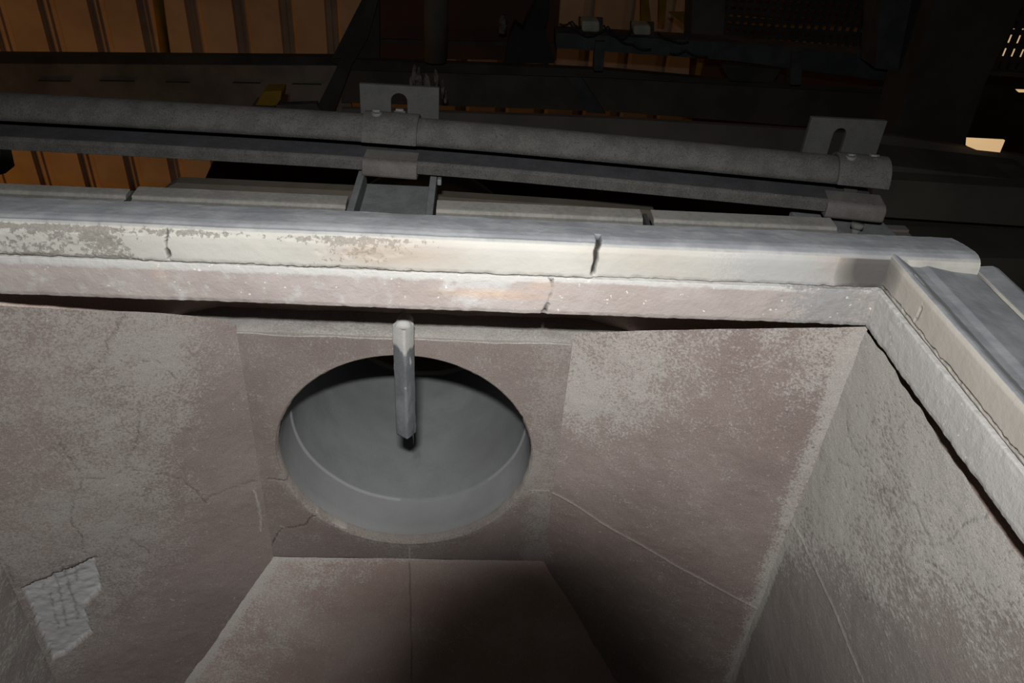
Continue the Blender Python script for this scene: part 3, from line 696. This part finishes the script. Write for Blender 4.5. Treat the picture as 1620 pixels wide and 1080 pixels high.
q = atZ(1347, 346, -.62); m = MB(); m.tube([(.716, 1.277, -.602), (.716, 1.277, -.610)], .0115, 14); m.tube([(.716, 1.277, -.610), (.716, 1.277, -.628)], .008, 12); m.build('hanging_bolt', M['edge'], c2, True)
m = MB(); m.box((.70, 1.335, -.575), (.725, 1.35, -.55)); m.build('packing_block', M['dustplate'], c2)

# support channels reaching out from the rim
ch = thing('support_channel', 'short dusty steel channel reaching back from the rim under the middle rail bracket', 'channel')
m = MB(); m.box((-.203, 1.222, -.645), (-.057, 1.43, -.636)); m.box((-.205, 1.222, -.645), (-.192, 1.42, -.601)); m.box((-.070, 1.222, -.645), (-.057, 1.42, -.601))
m.box((-.056, 1.38, -.612), (-.048, 1.395, -.600)); m.build('channel', M['channel'], ch, False, .002)
ch2 = thing('support_channel', 'wide dusty flat arm reaching back from the rim corner under the right end bracket', 'channel')
m = MB(); m.prism([(.625, 1.222, -.636), (.800, 1.222, -.636), (.792, 1.37, -.636), (.625, 1.37, -.636)], (0, 0, .014)); m.build('arm', M['channel'], ch2, False, .002)
m = MB(); m.tube([(.56, 1.345, -.598), (.60, 1.343, -.598), (.64, 1.34, -.60)], .0012, 6); m.build('wire', M['edge'], ch2)

# pale cover strips lying behind the rim
strips = [(-1.1, -.5755, 'left end one, behind the rim at the picture edge'), (-.566, -.207, 'second from the left, ending at the channel'),
          (-.052, .312, 'just right of the middle channel'), (.331, .665, 'beside the wide corner arm')]
for i, (a, b, txt) in enumerate(strips):
    t = thing('cover_strip', 'pale dusty cover strip, ' + txt, 'strip', 'cover strips behind the rim')
    yb = 1.272 if i < 1 else 1.284
    prof = [(1.214,-.612),(1.214,-.604),(1.246,-.603),(1.249,-.598),(1.254,-.597),(yb,-.596),(yb,-.612)]
    m = MB(); bev = .012 if i == 0 else .004
    m.add([(a, y_, z_) for y_, z_ in prof] + [(b - (bev if y_ < 1.245 else 0), y_, z_) for y_, z_ in prof], [tuple(range(7))[::-1], tuple(range(7, 14))] + [(k, (k+1) % 7, 7+(k+1) % 7, 7+k) for k in range(7)])
    m.build('strip', M['slab'], t, False, .0012)
    if i in (0, 2):
        m = MB(); m.box((b + .004, 1.225, -.615), (b + .011, 1.275, -.600)); m.build('end_clip', M['dustplate'], t, False, .001)

# ------------------------------------------------------------------ BACKGROUND (units; far behind the hopper)
def slabp(m, poly, Y, th): m.prism([atY(px, py, Y) for px, py in poly], (0, th, 0))
def bg(name, label, cat, poly, Y, th, mat, kind=None, group=None):
    m = MB(); slabp(m, poly, Y, th); o = m.build(name, M[mat]); return tag(o, label, cat, group, kind)
# corrugated cladding wall: trapezoidal sheet
def cladding():
    yaw = math.radians(7); d = np.array([math.cos(yaw), math.sin(yaw)]); n = np.array([-math.sin(yaw), math.cos(yaw)]); o0 = np.array([-9.0, 10.6])
    per = .605; m = MB(); pts = []; s_ = 0.0
    while s_ < 15.5:
        pts += [(s_, 0), (s_ + per * .62, 0), (s_ + per * .65, .09), (s_ + per * .76, .09), (s_ + per * .78, .13), (s_ + per * .88, .13), (s_ + per * .92, .09), (s_ + per * .98, 0)]; s_ += per
    P = [o0 + d * a + n * (b) for a, b in pts]
    v = [(p_[0], p_[1], -12) for p_ in P] + [(p_[0], p_[1], 2) for p_ in P]; k = len(P)
    m.add(v, [(i, i+1, k+i+1, k+i) for i in range(k-1)])
    o = m.build('wall_back', M['clad']); o['kind'] = 'structure'
cladding()
m = MB(); m.box((-14, -3, -8.4), (16, 14, -8.3)); o = m.build('floor', M['floor']); o['kind'] = 'structure'
m = MB(); m.box((4.6, 12.6, -8.3), (16, 12.8, 3)); o = m.build('wall_right', M['floor']); o['kind'] = 'structure'

# main beam across the hall (web with slots, top flange)
b = thing('cross_beam', 'long brown-grey steel beam with slots crossing the hall in front of the cladding', 'beam')
m = MB(); slabp(m, [(-260,100),(540,103),(560,183),(-260,156)], 7.6, .05); m.build('web', M['beam'], b)
m = MB(); slabp(m, [(-260,84),(540,90),(540,103),(-260,99)], 7.45, .10); m.build('top_flange', M['flange'], b)
for x0, x1, yy in ((60,110,128),(157,212,128),(262,300,130),(368,412,131),(462,508,133)):
    m = MB(); slabp(m, [(x0,yy-1.2),(x1,yy-.4),(x1,yy+1.4),(x0,yy+.6)], 7.59, .012); m.build('slot', M['flange'], b)
b = thing('cross_beam', 'darker steel beam continuing behind the bracket plates to the thick column', 'beam')
m = MB(); slabp(m, [(540,106),(900,112),(1430,148),(1430,212),(960,176),(540,162)], 7.4, .05); m.build('web', M['darkcol'], b)
m = MB(); slabp(m, [(520,93),(780,103),(960,111),(1130,126),(1430,144),(1430,150),(960,123),(540,110)], 7.25, .10); m.build('top_flange', M['flange'], b)
bg('lower_girder', 'dark brown girder face directly behind the upper guide rail', 'girder', [(540,172),(960,187),(1200,201),(1420,216),(1640,250),(1640,330),(900,300),(540,240)], 5.2, .05, 'girder')
bg('diagonal_brace', 'dark diagonal brace left of the dark casing, foot behind the rail', 'brace', [(494,188),(506,160),(536,100),(560,52),(580,0),(588,-40),(604,-40),(598,0),(582,60),(556,104),(524,190)], 6.9, .08, 'flange')
bg('diagonal_brace', 'faint grey diagonal brace across the beam between the two slotted plates', 'brace', [(893,112),(914,114),(958,180),(928,178)], 7.34, .058, 'bluegrey')
bg('gusset_plate', 'dark triangular gusset at the left foot of the brown casing', 'plate', [(525,92),(572,0),(600,0),(600,92)], 7.15, .05, 'flange')
# brown casing and conduit
cs = thing('machine_casing', 'dark reddish brown machine casing above the beam at the top centre', 'casing')
m = MB(); slabp(m, [(585,-60),(890,-60),(880,96),(588,92)], 8.2, 1.2); m.build('casing', M['brown'], cs)
m = MB(); slabp(m, [(585,62),(885,68),(885,74),(585,68)], 8.15, .05); m.build('rib', M['flange'], cs)
m = MB(); m.tube([atY(690,-40,6.9), atY(689,96,6.9)], .10, 12); o = m.build('conduit_pipe', M['darkcol'], smooth=True); tag(o, 'thick dark vertical pipe in front of the brown casing', 'pipe')
bg('hanging_hook', 'lumpy black hoist hook block right of the brown casing', 'hook', [(800,100),(806,60),(815,38),(828,48),(835,30),(850,0),(852,-30),(870,-30),(868,20),(862,45),(868,70),(878,100)], 6.9, .2, 'black')
m = MB(); m.tube([atY(796,24,7.0), atY(795,52,7.0)], .035, 10); o = m.build('lamp_tube', M['splash'], smooth=True); tag(o, 'small pale vertical tube left of the black hook block', 'tube')
# whitish crust splashed behind the middle bracket
for k, (px, py, r) in enumerate(((655,118,.05),(662,128,.06),(690,125,.05),(700,140,.05),(705,155,.035),(675,135,.06),(650,132,.035))):
    m = MB(); p0 = atY(px, py, 5.15); n_ = 9
    ring = [p0 + np.array([r * (.22 + .2 * ((i * 7 + k * 3) % 4) / 3) * math.cos(6.283 * i / n_), 0, r * (1.1 + .5 * ((i * 5 + k) % 3) / 2) * math.sin(6.283 * i / n_)]) for i in range(n_)]
    m.prism(ring, (0, .02, 0)); 
    if k == 0: crust = thing('crust_deposit', 'patch of whitish drips behind the middle slotted plate', 'deposit')
    m.build('drip', M['splash'], crust, False, .006)
# yellow things
m = MB(); m.tube([atY(246,-30,9.4), atY(262,88,9.4)], .055, 12); o = m.build('yellow_pipe', M['yellow'], smooth=True); tag(o, 'slim yellow vertical pipe against the cladding at upper left', 'pipe')
yb_ = thing('yellow_bracket', 'small yellow sloped block standing behind the upper rail, left of the middle plate', 'bracket')
m = MB(); slabp(m, [(400,172),(416,145),(446,144),(444,158),(434,172)], 5.0, .16); m.build('yellow_block', M['yellow'], yb_, False, .01)
m = MB(); slabp(m, [(396,170),(434,171),(434,178),(396,177)], 4.95, .2); m.build('base_plate', M['edge'], yb_)
bg('support_stub', 'low dark steel stub right of the yellow block', 'stub', [(434,166),(500,164),(515,190),(515,1400),(440,1400),(434,182)], 5.0, .06, 'shell')
# cable tray, posts, boxes, cables
ct = thing('cable_tray', 'long blue-grey cable tray on short posts above the far beam', 'tray')
m = MB(); slabp(m, [(880,52),(1160,68),(1430,92),(1430,132),(1160,96),(880,76)], 6.8, .25); m.build('tray', M['bluegrey'], ct)
for px, w_, y0, y1 in ((950,8,66,112),(1262,9,84,134)):
    m = MB(); slabp(m, [(px-w_,y0),(px+w_,y0),(px+w_-4,y1),(px-w_-2,y1)], 6.75, .12); m.build('post', M['bluegrey'], ct)
for k, (x0, y0, x1, y1, txt) in enumerate(((921,33,949,52,'left one of the two'), (1003,40,1030,57,'right one of the two'))):
    t = thing('junction_box', 'small pale grey-green junction box on the cable tray, ' + txt, 'box', 'junction boxes on the tray')
    m = MB(); slabp(m, [(x0,y0),(x1,y0+1),(x1,y1),(x0,y1-1)], 6.7, .18); m.build('box', M['box'], t, False, .02)
    m = MB(); slabp(m, [(x0-5,y0-5),(x1+5,y0-4),(x1+5,y1+2),(x0-5,y1+1)], 6.85, .04); m.build('back_plate', M['flange'], t)
for k, pts in enumerate(([(900,35),(930,58),(962,42),(985,62),(1000,46)], [(955,40),(975,58),(1000,70),(1030,78)], [(885,38),(905,34),(920,42)], [(1040,50),(1060,62),(1090,66)], [(1060,84),(1085,80),(1120,90)])):
    m = MB(); P_ = [atY(px, py, 6.65) for px, py in pts]; Q = []
    for i in range(len(P_) - 1):
        for s_ in (0, .33, .66): Q.append(P_[i] * (1 - s_) + P_[i+1] * s_ + np.array([0, 0, -.02 * math.sin(math.pi * s_)]))
    m.tube(Q + [P_[-1]], .009, 8); o = m.build('cable', M['black'], smooth=True)
    tag(o, ['black cable looping between the two junction boxes', 'black cable drooping over the tray under the right junction box', 'short black cable entering the left junction box', 'black cable leaving the right junction box', 'black cable lying along the tray right of the boxes'][k], 'cable')
yr = thing('yellow_handrail', 'yellow guard rail with a sloped orange-yellow plate at top centre right', 'railing')
m = MB(); slabp(m, [(1014,-20),(1024,-20),(1030,34),(1014,36)], 8.5, .06); slabp(m, [(1044,-20),(1056,-20),(1052,36),(1042,36)], 8.5, .06); m.build('upright', M['yellow'], yr)
m = MB(); slabp(m, [(1058,20),(1096,20),(1096,32),(1084,40)], 8.5, .05); m.build('plate', M['yellow'], yr)
bg('gusset_plate', 'dark trapezoid gusset below the cable tray left of the orange gap', 'plate', [(1140,100),(1235,110),(1222,130),(1155,128)], 7.0, .06, 'flange')
bg('steel_column', 'dark narrow column left of the mesh guard', 'column', [(1098,-40),(1150,-40),(1142,92),(1092,88)], 7.3, .3, 'darkcol')
bg('steel_column', 'dark blue-grey column right of the mesh guard', 'column', [(1396,-40),(1450,-40),(1420,112),(1385,108)], 6.2, .3, 'bluegrey')
bg('steel_column', 'widest dark brown column at the upper right', 'column', [(1492,-40),(1640,-40),(1560,128),(1530,215),(1500,330),(1370,330),(1425,180)], 6.0, .4, 'shell')
# mesh guard: vertical and horizontal bars
def mesh_guard(label, px0, px1, py0, py1, Y, nx, nz, rb, matn='flange'):
    t = thing('mesh_guard', label, 'guard', 'mesh guards')
    a, b_ = atY(px0, py0, Y), atY(px1, py1, Y); m = MB()
    x0, x1, z0, z1 = a[0], b_[0], b_[2], a[2]
    for i in range(nx + 1): x = x0 + (x1 - x0) * i / nx; m.box((x - rb, Y, z0), (x + rb, Y + .02, z1))
    for j in range(nz + 1): z = z0 + (z1 - z0) * j / nz; m.box((x0, Y - .005, z - rb * .8), (x1, Y + .015, z + rb * .8))
    m.build('mesh', M[matn], t)
    m = MB(); m.box((x0 - .03, Y - .02, z0 - .03), (x1 + .03, Y + .03, z0 + .01)); m.build('frame', M['darkcol'], t)
mesh_guard('dark vertical mesh guard above the tray with a yellow rail behind it', 1142, 1480, -60, 96, 7.6, 30, 11, .016)
mesh_guard('dark mesh guard in front of the lit opening at the far upper right', 1565, 1720, -20, 122, 7.2, 15, 6, .028)
gr_ = thing('yellow_railing', 'yellow two-bar railing seen through the dark mesh guard', 'railing')
for pts in ([(1120,26),(1330,48),(1480,66)], [(1120,52),(1350,78),(1480,92)]):
    m = MB(); m.tube([atY(px, py, 8.2) for px, py in pts], .042, 10); m.build('rail', M['yellow'], gr_, True)
for px, py in ((1122, 26), (1440, 60)):
    q = atY(px, py, 8.2); m = MB(); m.tube([q, (q[0], q[1], -8.3)], .035, 8); m.build('post', M['yellow'], gr_, True)
bg('dark_partition', 'dark partition behind the mesh guard and yellow railing', 'partition', [(1100,-60),(1520,-60),(1480,240),(1090,200)], 9.6, .1, 'brown')
# lit openings
m = MB(); slabp(m, [(1531,219),(1590,222),(1582,241),(1545,237),(1530,231)], 5.1, .02); o = m.build('window', M['lit']); tag(o, 'small brightly lit slanted opening at the right beside the wide column', 'window')
m = MB(); slabp(m, [(1600,46),(1660,46),(1660,96),(1585,96),(1592,70)], 8.0, .02); slabp(m, [(1608,142),(1640,143),(1640,146),(1612,146)], 7.0, .02); o = m.build('window', M['lit']); tag(o, 'bright lit opening behind the mesh guard at the far upper right', 'window')
# lower right machinery steps and dark duct under the rails
bg('dark_duct', 'very dark red-brown duct seen in the gap between rails and rim', 'duct', [(352,222),(1372,290),(1372,420),(300,330),(322,288)], 3.0, .05, 'brown')
bg('ledge_strip', 'dull grey-brown strip behind the cover strips, below the dark duct', 'strip', [(262,298),(278,289),(560,302),(1035,333),(1035,350),(240,318)], 1.52, .03, 'strip')
mf = thing('stepped_machine', 'dark stepped machine frame to the right of the rail ends', 'frame')
m = MB(); slabp(m, [(1376,258),(1660,290),(1660,300),(1376,280)], 3.4, .3); m.build('top_edge', M['shell'], mf)
m = MB(); slabp(m, [(1380,282),(1660,300),(1660,360),(1380,342)], 3.3, .3); m.build('face', M['darkcol'], mf)
m = MB(); slabp(m, [(1380,345),(1700,365),(1700,420),(1380,400)], 3.5, .3); m.build('dark_gap', M['flange'], mf)
m = MB(); slabp(m, [(1380,404),(1760,412),(1760,620),(1380,620)], 3.0, .3); m.build('lower_face', M['darkcol'], mf)
bg('end_post', 'small grey-green post end at the left picture edge below the rails', 'post', [(-20,232),(0,234),(9,274),(-20,282)], 4.0, .1, 'bluegrey')

# ------------------------------------------------------------------ the photographer's lens: it stands around the viewpoint and shades the flash below
ln = thing('camera_lens', 'black camera lens barrel at the viewpoint, throwing the round shadow at the bottom', 'camera')
def lens():
    r, rin, f0, f1 = .0345, .0325, -.055, .040; n = 64; V = []; 
    for rr_, ff_ in ((r, f0), (r, f1), (rin, f1), (rin, f0)):
        for k in range(n):
            a = 2*math.pi*k/n; V.append(CAM + fwd * ff_ + right * rr_ * math.cos(a) + up * rr_ * math.sin(a))
    f = [(q * n + k, q * n + (k+1) % n, ((q+1) % 4) * n + (k+1) % n, ((q+1) % 4) * n + k) for q in range(4) for k in range(n)]
    mesh_np('lens_barrel', V, f, M['lensblack'], ln, world=False)
lens()
